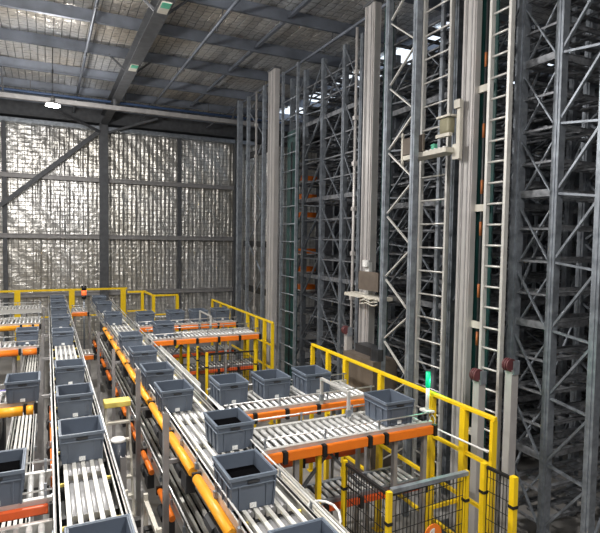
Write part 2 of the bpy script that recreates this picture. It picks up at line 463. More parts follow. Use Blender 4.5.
# ------------------------------------------------------------------ conveyors
def cross_conveyor(label, x0, x1, y0, y1, z, cover='orange', segs=None, legs=(), guides=True, group='cross conveyors', dark=False, round_=False, legm='post', covery=None, frontguide=.10, struts=()):
    t = thing('roller_conveyor', label, 'conveyor', (x0, y0, 0), group)
    n = int((x1-x0-.09)/.088)+1
    r0 = MB().cyl((x0+.06, y0+.03, z-.026), (x0+.06, y1-.03, z-.026), .025, 10).build('roller', 'roller', t, True, loc=(x0+.06, y0, z))
    for i in range(1, n): dupmesh(r0, t, (.088*i, 0, 0))
    for ya, yb, nm in ((y0-.0, y0+.03, 'side_frame'), (y1-.03, y1, 'side_frame')):
        m = MB().box(x0, x1, ya, yb, z-.13, z-.004)
        m.box(x0, x1, ya-.008, yb+.008, z-.008, z+.004)
        m.build(nm, 'alu' if not dark else 'galv', t)
    b = MB().box(x0+.02, x1-.02, y0+.03, y1-.03, z-.15, z-.13)
    for i in range(int((x1-x0)/.45)): b.box(x0+.1+.45*i, x0+.16+.45*i, y0+.03, y1-.03, z-.13, z-.06)
    b.build('under_tray', 'black', t)
    yc = y0-.045
    if segs is None:
        k = max(1, round((x1-x0)/.5)); segs = [(x0+(x1-x0)*i/k+.03, x0+(x1-x0)*(i+1)/k-.03) for i in range(k)]
    for a, q in segs:
        if round_:
            m = MB().cyl((a, yc-.02, z-.10), (q, yc-.02, z-.10), .062, 14)
            m.build('drive_cover', cover, t, True)
        else:
            MB().box(a, q, yc-.012, y0-.009, z-(.11 if cover == 'red' else .14), z-.035).build('drive_cover', cover, t, bevel=.012)
    kb = MB()
    for a, q in segs: kb.box(q+.008, q+.05, yc-.02, y0-.009, z-.16, z-.03)
    each(kb, 'clamp', 'black', t)
    if guides:
        g = MB().cyl((x0, y0+.02, z+frontguide), (x1, y0+.02, z+frontguide), .009, 8)
        g.cyl((x0, y1-.02, z+.10), (x1, y1-.02, z+.10), .009, 8)
        each(g, 'guide_rail', 'rod', t, 1, True)
        p = MB()
        k = max(2, int((x1-x0)/.6))
        for i in range(k+1):
            x = x0+.05+(x1-x0-.1)*i/k
            for y in (y0+.02, y1-.02): p.box(x-.010, x+.010, y-.008, y+.008, z+.002, z+.115)
        each(p, 'guide_bracket', 'galv', t)
    for x in struts:
        MB().bar((x, y0+.05, z-.16), (x-.42, y0+.05, z-.62), .03).build('strut', 'steel', t)
        MB().bar((x, y0+.05, z-.16), (x+.42, y0+.05, z-.62), .03).build('strut', 'steel', t)
    for x in legs:
        lm = legm if not isinstance(x, tuple) else x[1]; x = x if not isinstance(x, tuple) else x[0]
        for y in (y0+.03, y1-.03):
            m = MB().box(x-.025, x+.025, y-.006-.02, y+.006-.02, 0, z-.13).box(x-.025, x-.017, y-.014, y+.03, 0, z-.13).box(x+.017, x+.025, y-.014, y+.03, 0, z-.13)
            m.box(x-.05, x+.05, y-.05, y+.05, 0, .01)
            m.build('leg', lm, t)
    return t
def long_conveyor(label, x0, x1, y0, y1, z, nbelt, covers, cover_x, covm, group='long conveyors', legs=(), legx=None, rollers=True, dark=False, roundcover=True, legtops=None):
    t = thing('belt_conveyor', label, 'conveyor', ((x0+x1)/2, y0, 0), group)
    w = x1-x0
    xs = [x0+.05+(w-.1)*(i+.5)/nbelt for i in range(nbelt)]
    for x in xs:
        MB().box(x-.017, x+.017, y0, y1, z-.02, z).box(x-.012, x+.012, y0, y1, z-.07, z-.02).build('belt_strand', 'belt', t)
    seg = .76
    if rollers:
        n = min(int((y1-y0)/seg), 96//max(1, nbelt-1))
        base = None
        for i in range(n):
            ya = y0+.05+i*seg
            for a, b in zip([x0+.06]+xs, xs+[x1-.06]):
                if b-a < .04: continue
                x = (a+b)/2
                if base is None:
                    base = MB().cyl((x, ya, z-.035), (x, ya+.60, z-.035), .030, 10).build('roller', 'greyroller', t, True, loc=(x, ya, z)); bl = Vector((x, ya, z))
                else: dupmesh(base, t, Vector((x, ya, z))-bl)
        m = MB(); k = MB()
        for i in range(n):
            ya = y0+.05+i*seg+.66
            m.box(x0+.03, x1-.03, ya, ya+.025, z-.055, z-.03)
            for x in [(a+b)/2 for a, b in zip(xs, xs[1:])]: k.box(x-.022, x+.022, ya-.045, ya-.005, z-.06, z-.012)
        each(m, 'cross_bar', 'paleyellow', t); each(k, 'roller_cap', 'black', t)
    for xa, xb in ((x0, x0+.022), (x1-.022, x1)):
        m = MB().box(xa, xb, y0, y1, z-.16, z+.012)
        m.box(xa-.012, xb+.012, y0, y1, z+.0, z+.012)
        m.build('side_frame', 'alu' if not dark else 'galv', t)
    b = MB().box(x0+.02, x1-.02, y0, y1, z-.17, z-.155)
    y = y0+.2
    while y < y1-.2: b.box(x0+.02, x1-.02, y, y+.06, z-.155, z-.08); y += .5
    b.build('under_tray', 'black', t)
    for xr in (x0-.012, x1+.012):
        MB().cyl((xr, y0, z+.085), (xr, y1, z+.085), .010, 8).build('guide_rail', 'rod', t, True)
    p = MB(); y = y0+.15
    while y < y1:
        for xr in (x0-.012, x1+.012): p.box(xr-.007, xr+.007, y-.012, y+.012, z-.06, z+.09).box(xr-.02, xr+.02, y-.02, y+.02, z-.06, z-.0)
        y += .62
    each(p, 'guide_bracket', 'galv', t, 2)
    for a, q in covers:
        if roundcover: MB().cyl((cover_x, a, z-.10), (cover_x, q, z-.10), (.046 if z > 2 else .036), 14).build('drive_cover', covm, t, True)
        else: MB().box(cover_x-.02, cover_x+.02, a, q, z-.16, z-.05).build('drive_cover', covm, t, bevel=.01)
    if covers:
        kb = MB()
        for a, q in covers: kb.box(min(cover_x-.04, x0), max(cover_x+.04, x0), q+.01, q+.04, z-.15, z-.05)
        each(kb, 'clamp', 'black', t)
        mt = MB()
        for a, q in covers: mt.box(cover_x-.04, cover_x+.05, a+.1, a+.32, z-.36, z-.18).cyl((cover_x, a+.36, z-.27), (cover_x, a+.6, z-.27), .06, 10)
        each(mt, 'drive_motor', 'dark', t, 2)
    for i, y in enumerate(legs):
        lx = legx if legx is not None else x0+.02
        top = (legtops[i] if legtops else z-.16)
        m = MB().box(lx-.028, lx-.022, y-.03, y+.03, 0, top).box(lx-.022, lx+.03, y-.03, y-.024, 0, top).box(lx-.022, lx+.03, y+.024, y+.03, 0, top).box(lx-.05, lx+.05, y-.05, y+.05, 0, .01)
        m.build('leg', 'post', t)
        m = MB().box(x1-.03, x1+.03, y-.03, y-.022, 0, z-.17).box(x1-.03, x1-.022, y-.022, y+.03, 0, z-.17).box(x1-.03, x1+.03, y+.022, y+.03, 0, z-.17).build('leg', 'post', t)
        MB().box(lx-.02, x1, y-.02, y+.02, z-.22, z-.18).build('cross_member', 'post', t)
    return t
def segl(a, b, L, gap): 
    out = []
    while a < b-.2: out.append((a, min(b, a+L))); a += L+gap
    return out
long_conveyor('left long belt conveyor carrying a line of grey totes to the back wall', .045, .535, 2.7, 19.7, D, 5, [(5.15,5.9),(6.0,6.75),(6.85,7.4)], .03, 'orange', legs=(3.4, 5.9, 8.4, 11., 13.6, 16.2, 18.8), legx=-.12, roundcover=False)
long_conveyor('middle long belt conveyor with round amber drive covers on its left side', 1.29, 1.86, 2.2, 18.6, D, 5, segl(2.5, 13.5, 1.02, .16), 1.245, 'amber', legs=(3.7, 5.42, 7.27, 10.2, 13.4, 16.4), legx=1.10, legtops=(2.1, 2.58, 2.6, 2.3, 2.1, 2.1))
long_conveyor('lower belt conveyor underneath the middle long conveyor', 1.27, 1.70, 2.6, 17.5, 1.42, 4, segl(3.1, 17, .7, .55), 1.21, 'orange', group='lower conveyors', rollers=False)
long_conveyor('lower white belt strip conveyor left of the left long conveyor', -.52, -.20, 5.7, 17.5, 1.35, 4, [], 0, 'orange', group='lower conveyors', rollers=False, legs=(6, 9.5, 13.8, 17), legx=-.52)

# right-hand cross conveyors (upper) and the decks below them
cross_conveyor('nearest cross conveyor on the right with bare rollers and one tote', 1.94, 4.14, 4.83, 5.46, D, legs=((2.35,'post'), (2.62,'yellow'), (3.62, 'post'), (4.05,'post')), struts=(2.75,), segs=[(1.97,2.16),(2.22,2.62),(2.68,3.2),(3.26,3.42),(3.48,4.12)])
cross_conveyor('second cross conveyor on the right carrying three grey totes', 1.94, 4.14, 6.05, 6.85, D, legs=((2.1,'yellow'), (3.0,'yellow'), (3.9,'post')), segs=[(1.97,2.3),(2.36,2.74),(2.8,3.2),(3.24,4.1)])
cross_conveyor('third cross conveyor on the right beside the far yellow railing', 1.96, 4.40, 11.15, 11.9, D, struts=(2.6,), legs=((2.3,'post'), (2.75,'yellow'), (3.6,'post'), (4.3,'yellow')))
cross_conveyor('farthest cross conveyor on the right carrying small far totes', 1.96, 4.46, 12.95, 13.7, D, legs=((2.3,'post'), (3.2,'yellow'), (4.3,'post')))
LG = 'lower cross conveyors'
cross_conveyor('lower roller deck with dark rollers under the nearest cross conveyor', 2.3, 4.14, 4.96, 5.39, 1.50, 'red', guides=False, group=LG, dark=True)
cross_conveyor('lower roller deck under the second cross conveyor', 2.05, 4.10, 6.18, 6.78, 1.50, 'red', guides=False, group=LG, dark=True)
cross_conveyor('lower roller deck under the third cross conveyor by far fence', 2.05, 4.40, 11.28, 11.83, 1.50, 'red', guides=False, group=LG, dark=True)
cross_conveyor('lower roller deck under the farthest cross conveyor', 2.05, 4.45, 13.08, 13.63, 1.50, 'red', guides=False, group=LG, dark=True)
# left-hand cross conveyors
LC = 'left cross conveyors'
cross_conveyor('left cross conveyor at the bottom left corner, nearest one', -3.2, .02, 4.03, 4.57, D-.14, segs=[(-3,-2),(-1.9,-1)], guides=False, group=LC)
cross_conveyor('left cross conveyor holding the dark tote at left edge', -3.2, .02, 4.66, 5.22, D, legs=(-2.6, -.9), group=LC, cover='red', frontguide=.06)
cross_conveyor('left cross conveyor with round amber drive cover', -3.2, -.16, 7.55, 8.15, D, segs=[(-1.6,-1.05),(-1.0,-.62),(-.58,-.30),(-.26,-.18)], cover='amber', round_=True, legs=(-2.2,-.7), group=LC)
cross_conveyor('left cross conveyor with long orange drive cover', -3.2, -.16, 11.35, 11.98, D, segs=[(-3.1,-1.6),(-1.5,-.52),(-.44,-.2)], round_=True, legs=(-2.2,-.6), group=LC)
cross_conveyor('farther left cross conveyor with orange drive cover and bare rollers', -3.6, -.16, 14.4, 15.5, D, cover='amber', segs=[(-3.5,-1.9),(-1.8,-.62),(-.56,-.36),(-.3,-.2)], round_=True, legs=(-2.2,-.6), group=LC)
cross_conveyor('farthest left cross conveyor close to the back railing', -3.9, -.16, 17.2, 18.0, D, segs=[(-3.5,-2.5)], legs=(-2.2,-.6), group=LC)
cross_conveyor('short cross conveyor with orange cover between the two long conveyors, upper', .62, 1.05, 16.2, 16.8, D, segs=[(.62,1.03)], legs=(.7,), group='short linking conveyors')
cross_conveyor('short cross conveyor with orange cover between the long conveyors, lower', .62, 1.05, 14.0, 14.6, 1.45, segs=[(.62,1.03)], legs=(.7,), guides=False, group='short linking conveyors')
cross_conveyor('lower left deck with orange bumpers and violet motor', -2.6, -.56, 9.6, 10.3, 1.6, segs=[(-2.4,-1.3),(-1.2,-.8),(-.74,-.6)], guides=False, group=LG, dark=True, legs=(-2.3,-.7))

# ------------------------------------------------------------------ yellow barriers and fences
def barrier(label, x, ys, ztop, zrails, gaps=(), w=.07, group='yellow barriers', wide=()):
    t = thing('safety_barrier', label, 'railing', (x, ys[0], 0), group)
    y0, y1 = min(ys), max(ys)
    MB().box(x-.025, x+.025, y0-.03, y1+.03, ztop-.05, ztop).build('top_rail', 'yellow', t, bevel=.008)
    for z in zrails: MB().box(x-.02, x+.02, y0, y1, z-.04, z).build('mid_rail', 'yellow', t)
    for i, y in enumerate(ys):
        ww = .085 if i in wide else .045
        MB().box(x-.035, x+.035, y-ww/2, y+ww/2, 0, ztop-.05).box(x-.06, x+.06, y-.07, y+.07, 0, .012).build('post', 'yellow', t)
    return t
barrier('long yellow barrier along the near lift masts and ladder', 4.5, [8.66, 8.05, 7.45, 6.42, 5.26, 4.68, 4.22], 2.45, [1.9, 1.35, .8], wide=(1,2,3,4,5))
barrier('far yellow barrier beside the far lift and cross conveyors', 4.79, [16.3, 15.4, 14.6, 13.0, 12.35, 11.8, 11.3], 2.45, [1.9, 1.35], wide=(3,4,5))
def xbarrier(label, y, x0, x1, xs, ztop, zr, wide=.12, name='safety_barrier'):
    t = thing(name, label, 'railing', (x0, y, 0), 'yellow barriers')
    MB().box(x0, x1, y-.03, y+.03, ztop-.07, ztop).build('top_rail', 'yellow', t)
    for z in zr: MB().box(x0, x1, y-.02, y+.02, z-.05, z).build('mid_rail', 'yellow', t)
    for x in xs: MB().box(x-wide/2, x+wide/2, y-.04, y+.04, 0, ztop-.07).box(x-.1, x+.1, y-.1, y+.1, 0, .012).build('post', 'yellow', t)
    return t
xbarrier('yellow barrier across the back in front of the foil wall', 20.8, -4.5, 2.75, [-3.2, -.96, .80, 2.60], 2.48, [1.5], .19)
t = xbarrier('stepped yellow barrier right of the far tote line', 19.6, 2.6, 3.2, [3.12], 2.46, [1.75], .1)
MB().bar((3.18, 19.6, 2.43), (3.32, 18.6, 2.38), .06).bar((3.18, 19.6, 1.74), (3.32, 18.6, 1.7), .05).build('top_rail', 'yellow', t)
each(MB().box(3.32, 4.2, 18.57, 18.63, 2.34, 2.40).box(3.32, 4.2, 18.58, 18.62, 1.67, 1.72), 'mid_rail', 'yellow', t)
for x in (3.34, 4.17): MB().box(x-.05, x+.05, 18.55, 18.65, 0, 2.34).build('post', 'yellow', t)

def fence(label, corners, ztop, group, posts=None, w=.047):
    t = thing('mesh_fence', label, 'fence', (*corners[0], 0), group)
    for i, (a, b) in enumerate(zip(corners, corners[1:])):
        a3 = Vector((*a, 0)); b3 = Vector((*b, 0)); L = (b3-a3).length; u = (b3-a3)/L
        m = MB()
        p, q = a3+u*.04, b3-u*.04
        up = Vector((0,0,1))
        for z in (.15, ztop-.03): m.bar(p+up*z, q+up*z, .03)
        n = int(L/.05)
        for k in range(n+1):
            s = p+(q-p)*k/n; m.bar(s+up*.15, s+up*(ztop-.03), .006)
        z = .3
        while z < ztop-.1: m.bar(p+up*z, q+up*z, .006); z += .15
        m.build('mesh_panel', 'black', t)
    for x, y in corners:
        m = MB().box(x-w/2, x+w/2, y-w/2, y+w/2, 0, ztop).box(x-.07, x+.07, y-.07, y+.07, 0, .012)
        po = m.build('post', 'yellow', t)
        MB().box(x-w/2-.006, x+w/2+.006, y-w/2-.006, y+w/2+.006, ztop-.32, ztop-.29).build('clip', 'black', po)
    return t
near = fence('near black mesh fence with yellow posts below the nearest cross conveyor', [(2.85, 4.70), (2.87, 3.92), (3.87, 3.97)], 2.05, 'mesh fences')
MB().box(2.90, 3.84, 3.905, 3.955, 2.03, 2.07).build('top_bar', 'galv', near)
fence('narrow black mesh fence corner with two yellow posts beside the lift ladder', [(4.13, 3.98), (4.16, 3.62)], 2.08, 'mesh fences', w=.06)
fence('far black mesh fence with yellow posts below the third cross conveyor', [(2.92, 11.03), (2.93, 10.35), (3.96, 10.25)], 2.06, 'mesh fences')
t = thing('yellow_gate_frame', 'low yellow hoop frame behind the round orange sign', 'gate', (4.2, 4.7, 0))
MB().box(4.02, 4.06, 4.70, 4.74, 0, 1.28).build('post', 'yellow', t); MB().box(4.06, 4.46, 4.70, 4.74, 1.24, 1.28).build('top_rail', 'yellow', t)
# round orange sign on the near fence
def disc_sign():
    x, y, z = 3.38, 3.89, 1.535
    t = thing('round_sign', 'round orange sign with a white number on the near mesh fence', 'sign', (x, y, z))
    MB().cyl((x, y, z), (x, y-.008, z), .105, 32).build('plate', 'orange', t)
    m = MB().box(x-.013, x+.015, y-.012, y-.0085, z-.055, z+.062)
    m.quad8([(x-.013,y-.0085,z+.062),(x-.013,y-.012,z+.062),(x-.045,y-.012,z+.035),(x-.045,y-.0085,z+.035),(x-.013,y-.0085,z+.037),(x-.013,y-.012,z+.037),(x-.040,y-.012,z+.018),(x-.040,y-.0085,z+.018)])
    m.box(x-.04, x+.04, y-.012, y-.0085, z-.07, z-.052)
    m.build('numeral', 'white', t)
disc_sign()
# small white hoops (light barriers) on the cross conveyors
def hoop(label, x, y0, y1):
    t = thing('sensor_hoop', label, 'sensor frame', (x, y0, D), 'sensor hoops')
    for y in (y0, y1): MB().box(x-.02, x+.02, y-.012, y+.012, D-.12, D+.30).build('post', 'alu', t)
    MB().box(x-.02, x+.02, y0-.012, y1+.012, D+.30, D+.325).build('cross_bar', 'alu', t)
    s = MB()
    for y in (y0, y1): s.box(x-.03, x+.03, y-.02, y+.02, D+.02, D+.10)
    each(s, 'sensor', 'galv', t)
hoop('white sensor hoop straddling the rear of the nearest cross conveyor', 3.27, 5.33, 6.02)
hoop('far white sensor hoop at the third cross conveyor', 3.47, 11.95, 12.9)

# beacons
t = thing('signal_tower', 'signal beacon with lit green lamp on the near yellow barrier', 'signal light', (4.44, 5.26, 2.15))
MB().box(4.36, 4.48, 5.18, 5.34, 2.2, 2.225).build('bracket', 'white', t)
MB().cyl((4.42,5.26,2.225),(4.42,5.26,2.52),.024,12).build('tube','white',t,True)
MB().cyl((4.42,5.26,2.52),(4.42,5.26,2.72),.030,14).build('lens','greenglow',t,True)
MB().cyl((4.42,5.26,2.74),(4.42,5.26,2.75),.036,14).build('cap','dark',t,True)
m = MB(); m.tube([(4.46, 5.2+.05*math.cos(a*.5), 2.1+.06*math.sin(a*.5)) for a in range(14)], .008); m.build('cable', 'white', t, True)
l = bpy.data.lights.new('beacon_light', 'POINT'); l.energy = 3; l.color = (.15, 1, .6); l.shadow_soft_size = .05
lo = bpy.data.objects.new('beacon_light', l); COL.objects.link(lo); lo.location = (4.5, 5.2, 2.6); lo.parent = None
t = thing('signal_tower', 'signal beacon with orange lamp on a thin pole near the back wall', 'signal light', (1.11, 19, 0))
MB().cyl((1.11,19,0),(1.11,19,2.3),.03,10).build('pole','galv',t,True)
each(MB().cyl((1.11,19,2.3),(1.11,19,2.42),.075,14).cyl((1.11,19,2.58),(1.11,19,2.74),.075,14),'dark_segment','black',t,1,True)
MB().cyl((1.11,19,2.42),(1.11,19,2.58),.078,14).build('lens','redglow',t,True)
# white rod along the near barrier
tag(MB().cyl((4.30,5.2,2.09),(4.40,4.2,2.07),.012,8).build('white_rod','white',None,True), 'thin white rod along the inside of the near yellow barrier', 'rod')

# ------------------------------------------------------------------ side guard, cable tray, hose, small equipment
t = thing('side_guard', 'pale sheet metal side guard on the right of the middle long conveyor', 'guard', (1.86, 7, D))
MB().box(1.90,1.91,7.05,9.9,D-.12,D+.13).build('sheet','alu',t)
m = MB()
for y in (7.1,7.8,8.5,9.2,9.85): m.box(1.91,1.93,y-.02,y+.02,D-.2 if 7.2 < y < 9.8 else 0,D+.11)
each(m,'stiffener','galv',t)
t = thing('cable_tray', 'perforated pale cable tray beside the bottom centre totes', 'cable tray', (1.98, 3, 2.1))
m = MB().box(1.90,2.08,2.5,4.7,2.09,2.098)
for x in (1.90,2.075): m.box(x,x+.006,2.5,4.7,2.098,2.15)
for i in range(22): m.box(1.906,2.075,2.55+.1*i,2.575+.1*i,2.098,2.104)
m.build('tray','alu',t)
m = MB()
for x in (1.94,1.97,2.01,2.04): m.cyl((x,2.5,2.115),(x,4.65,2.115),.010,6)
each(m,'cable','cream',t,1,True)
each(MB().box(1.92,1.96,3.0,3.04,0,2.09).box(1.92,1.96,4.4,4.44,0,2.09),'stand','post',t)
pts = [(1.96, 3.85, 2.12), (2.0, 3.85, 2.16), (2.06, 3.82, 2.18), (2.11, 3.77, 2.185), (2.145, 3.70, 2.18), (2.15, 3.62, 2.16), (2.12, 3.54, 2.13), (2.06, 3.48, 2.10)]
t = thing('air_hose','white curved air hose arching beside the bottom centre tote','hose',(2.05,3.3,2.1))
MB().tube(pts,.011,8).build('tube','white',t,True)
MB().cyl(pts[-1],(2.03,3.46,2.09),.018,8).build('fitting','blue',t,True)

# step ladder
def step_ladder():
    t = thing('step_ladder','pale step ladder with yellow top between the two long conveyors','ladder',(.93,8.2,0))
    zt = 1.88; xc = .955; yt = 8.4; hw = .165
    def side(s):
        m = MB().bar((xc+s*(hw+.02), yt-.55, 0), (xc+s*hw, yt-.02, zt-.06), .03, .06); return m
    def rear(s): return MB().bar((xc+s*(hw+.02), yt+.55, 0), (xc+s*hw, yt+.04, zt-.06), .025, .04)
    for s in (-1,1): side(s).build('rail','cream',t); rear(s).build('rear_leg','cream',t)
    for k in range(6):
        f = (k+1)/7; y = yt-.55+.53*f; z = (zt-.06)*f
        w = hw+.02*(1-f)
        MB().box(xc-w, xc+w, y-.05, y+.05, z-.02, z+.01).build('step','cream',t)
    MB().box(xc-hw-.03, xc+hw+.03, yt-.12, yt+.12, zt-.09, zt).build('top_cap','paleyellow',t,bevel=.015)
step_ladder()
t = thing('upright_tank','dark grey cylinder with pale flat lid in front of the step ladder','tank',(.82,7.1,0))
MB().cyl((.82,7.1,1.15),(.82,7.1,1.72),.105,20).build('drum','drumgrey',t,True)
MB().cyl((.82,7.1,1.72),(.82,7.1,1.75),.11,20,.085).build('lid','white',t,True)
MB().cyl((.82,7.1,0),(.82,7.1,1.15),.05,10).box(.7,.94,6.98,7.22,0,.02).build('stand','post',t)
MB().cyl((.82,6.99,1.3),(.82,6.96,1.3),.04,10).build('gauge','white',t,True)
t = thing('short_post','short grey channel post in front of the dark cylinder','post',(.78,6.2,0))
MB().box(.745,.755,6.2,6.26,0,1.85).box(.755,.81,6.2,6.208,0,1.85).box(.80,.81,6.208,6.26,0,1.85).build('channel','post',t)
MB().box(.71,.85,6.17,6.29,0,.012).build('foot','post',t)
t = thing('cable_chain','black segmented cable chain hanging beside the left long conveyor','cable chain',(.74,5.2,0))
for i in range(16): MB().box(.68+.02*math.sin(i*1.7),.76+.02*math.sin(i*1.7),5.50-.04*i,5.58-.04*i,.62+.075*i-.05,.62+.075*i+.02).build('link','black',t)
MB().box(.70,.74,5.56,5.60,0,1.75).build('stand','cream',t)
t = thing('valve_manifold','pale pneumatic frame with black valves between the long conveyors','valve frame',(.88,5.0,0))
each(MB().box(.86,.90,5.3,5.34,0,1.8).box(.86,.90,4.6,4.64,0,1.8),'post','cream',t)
m = MB()
for z in (.7,1.0,1.35,1.7): m.box(.86,.90,4.64,5.3,z,z+.04)
each(m,'crosspiece','cream',t)
m = MB()
for z in (1.06,1.41): 
    for k in range(5): m.box(.84,.92,4.7+.11*k,4.78+.11*k,z,z+.11)
each(m,'valve','black',t)
m = MB()
for z in (1.2,1.55): m.cyl((.91,4.75,z),(1.03,4.85,z-.05),.012,6)
each(m,'fitting','paleyellow',t)
# left clutter: cover plates, green strip, motors, posts
t = thing('circuit_strip','narrow green strip left of the lower white belt strips','strip',(-.66,6.2,1.6))
MB().box(-.68,-.63,5.9,7.1,1.60,1.63).build('strip','mintlabel',t)
MB().box(-.67,-.64,6.3,6.4,0,1.6).build('stand','dark',t)
MB().bar((-.65,6.5,1.65),(-.62,6.2,1.65),.04).build('yellow_cable','paleyellow',t)
t = thing('drive_motor','violet blue drive motor under the left cross conveyor','motor',(-.75,9.4,0))
MB().cyl((-.85,9.5,1.83),(-.55,9.5,1.83),.09,14).build('housing','purple',t,True)
MB().box(-.78,-.64,9.42,9.58,0,1.74).build('stand','dark',t)
for i,(x,y,lab) in enumerate(((-1.0,6.3,'dark motor block at left under the cross conveyor, nearer'),(-.9,9.0,'dark motor block at left under the cross conveyor, farther'))):
    t = thing('motor_block',lab,'motor',(x,y,0),'dark motor blocks')
    MB().box(x-.25,x+.25,y-.2,y+.2,1.35,1.75).cyl((x-.2,y-.3,1.55),(x+.2,y-.3,1.55),.09,12).build('housing','dark',t)
    MB().box(x-.2,x+.2,y-.1,y+.1,0,1.35).build('stand','dark',t)

# ------------------------------------------------------------------ lifts in front of the racks
ZL = 8.95
LX = 5.6
def mast(label, x, y, w, ztop, dep=.2):
    t = thing('lift_mast', label, 'mast', (x, y, 0), 'lift masts')
    m = MB().box(x-dep/2, x+dep/2, y-w/2, y+w/2, .02, ztop)
    for k in (-.5, .5): m.box(x-dep/2-.02, x-dep/2, y+k*w*.72-.02, y+k*w*.72+.02, .02, ztop)
    m.build('column','mast',t)
    r = MB()
    for k in (-.18, .22): r.box(x-dep/2-.014, x-dep/2-.0005, y+k*w-.012, y+k*w+.012, .02, ztop)
    each(r,'guide_slot','post',t)
    MB().box(x-.3, x+.3, y-.3, y+.3, 0, .02).build('base_plate','steel',t)
    MB().box(x-dep/2-.03, x+dep/2+.03, y-w/2-.03, y+w/2+.03, ztop, ztop+.05).build('head','steel',t)
    return t
mast('near lift mast, wide pale column left of the near white ladder', LX, 5.90, .26, 9.4, .10)
mast('middle lift mast, pale column left of the middle lattice tower', LX, 8.52, .34, 8.85, .14)
mast('far lift mast, pale column before the far dark rack', LX, 13.32, .46, 8.98, .14)
for y, lab, zt in ((9.0,'thin pale guide rod left of the middle lift mast', 8.6), (14.5,'thin pale guide rod left of the far lift mast', 8.7)):
    t = thing('guide_rod', lab, 'rod', (LX-.05, y, 0), 'guide rods')
    MB().cyl((LX-.05,y,0),(LX-.05,y,zt),.03,10).build('rod','mast',t,True)
    m = MB()
    for k in range(9): m.box(LX-.09,LX-.01,y-.045,y+.045,.9*k+.5,.9*k+.58)
    each(m,'clamp','mast',t)
def ladder(label, x, y0, y1, ztop, m='alu', step=.29, z0=.1):
    t = thing('access_ladder', label, 'ladder', (x, y0, 0), 'fixed lift ladders')
    for y in (y0, y1): MB().box(x-.035, x+.035, y-.022, y+.022, 0, ztop).build('rail', m, t)
    r = MB().cyl((x, y0, 0), (x, y1, 0), .016, 8).build('rung', m, t, True, loc=(x, y0, 0))
    r.location.z = z0+.2
    n = int((ztop-.3)/step)
    for i in range(1, n): dupmesh(r, t, (0,0,step*i))
    return t
def brackets(t, x, ya, yb, zs, m='cream'):
    for z in zs: MB().box(x-.02, x+.02, ya, yb, z-.05, z+.05).build('bracket', m, t)
L1 = ladder('near white ladder beside the near lift mast', LX-.02, 5.16, 5.50, 9.4)
brackets(L1, LX+.04, 5.54, 5.84, (1.6, 3.2, 4.9, 6.6, 8.3))
ladder('middle grey ladder behind the middle lattice tower', LX+.25, 6.62, 7.28, 9.3, 'alu', .40)
ladder('far ladder in front of the dark teal guard', LX-.02, 11.75, 12.65, 8.75, 'galv', .45)
tag(MB().box(LX+.36,LX+.42,6.95,7.02,0,9.2).build('cable_riser','galv'), 'vertical grey cable riser behind the middle ladder', 'cable riser')
def guardp(label, x, y0, y1, z1, bits):
    t = thing('teal_guard', label, 'guard', (x, (y0+y1)/2, 0), 'teal lift guards')
    MB().box(x, x+.02, y0, y1, 0, z1).build('sheet','teal',t)
    m = MB().cyl((x-.04,(y0+y1)/2,.2),(x-.04,(y0+y1)/2,z1-.3),.02,8); m.build('cable','dark',t,True)
    if bits:
        m = MB()
        for z in bits: m.cyl((x-.045,(y0+y1)/2,z),(x-.045,(y0+y1)/2,z+.2),.022,8)
        each(m,'clamp','rust',t,1,True)
guardp('near dark teal guard strip between near mast and ladder', LX+.09, 5.50, 5.82, 9.3, (2.9, 3.6, 4.5, 5.1, 5.9, 6.9))
guardp('middle dark teal guard strip beside the middle mast', LX+.06, 7.95, 8.22, 8.7, ())
guardp('far dark teal guard panel behind the far ladder', LX+.1, 11.9, 12.6, 7.2, ())
def tower(label, x, y0, y1, ztop, per, m='galv', phase=0):
    t = thing('lattice_tower', label, 'tower', (x, y0, 0), 'lattice towers')
    for y in (y0, y1):
        MB().chan((x, y), .095, .09, 0, ztop).build('upright', m, t)
    z = .3+phase; k = 0
    while z < ztop-.3:
        a, b = (y0, y1) if k % 2 else (y1, y0)
        MB().bar((x+.02, a, z), (x+.02, b, min(ztop-.1, z+per)), .035, .02).build('diagonal', 'alu' if per < .9 else m, t)
        z += per; k += 1
    return t
tower('middle lattice tower with zigzag bracing behind the near tote', 5.15, 6.60, 7.34, 9.3, .53, phase=.3)
tower('far lattice tower with zigzag bracing beside the foil wall', LX, 14.0, 15.3, 8.75, 1.0)
t = thing('rear_tower_post','slim dark steel post left of the far lattice tower','post',(LX,16.1,0)); MB().chan((LX,16.1),.16,.14,0,8.8).build('upright','rackgalv',t); MB().box(LX-.12,LX+.12,15.98,16.22,0,.02).build('foot','steel',t)
t = thing('tower_tie','dark cross ties between the far lattice tower and far mast','tie beam',(LX,13.5,0))
for z in (2.85, 4.25, 7.0): MB().box(LX+.1,LX+.16,13.5,15.9,z-.09,z+.09).build('beam','black',t)
MB().box(LX+.1,LX+.16,13.62,13.70,0,8.6).build('post','rackgalv',t)
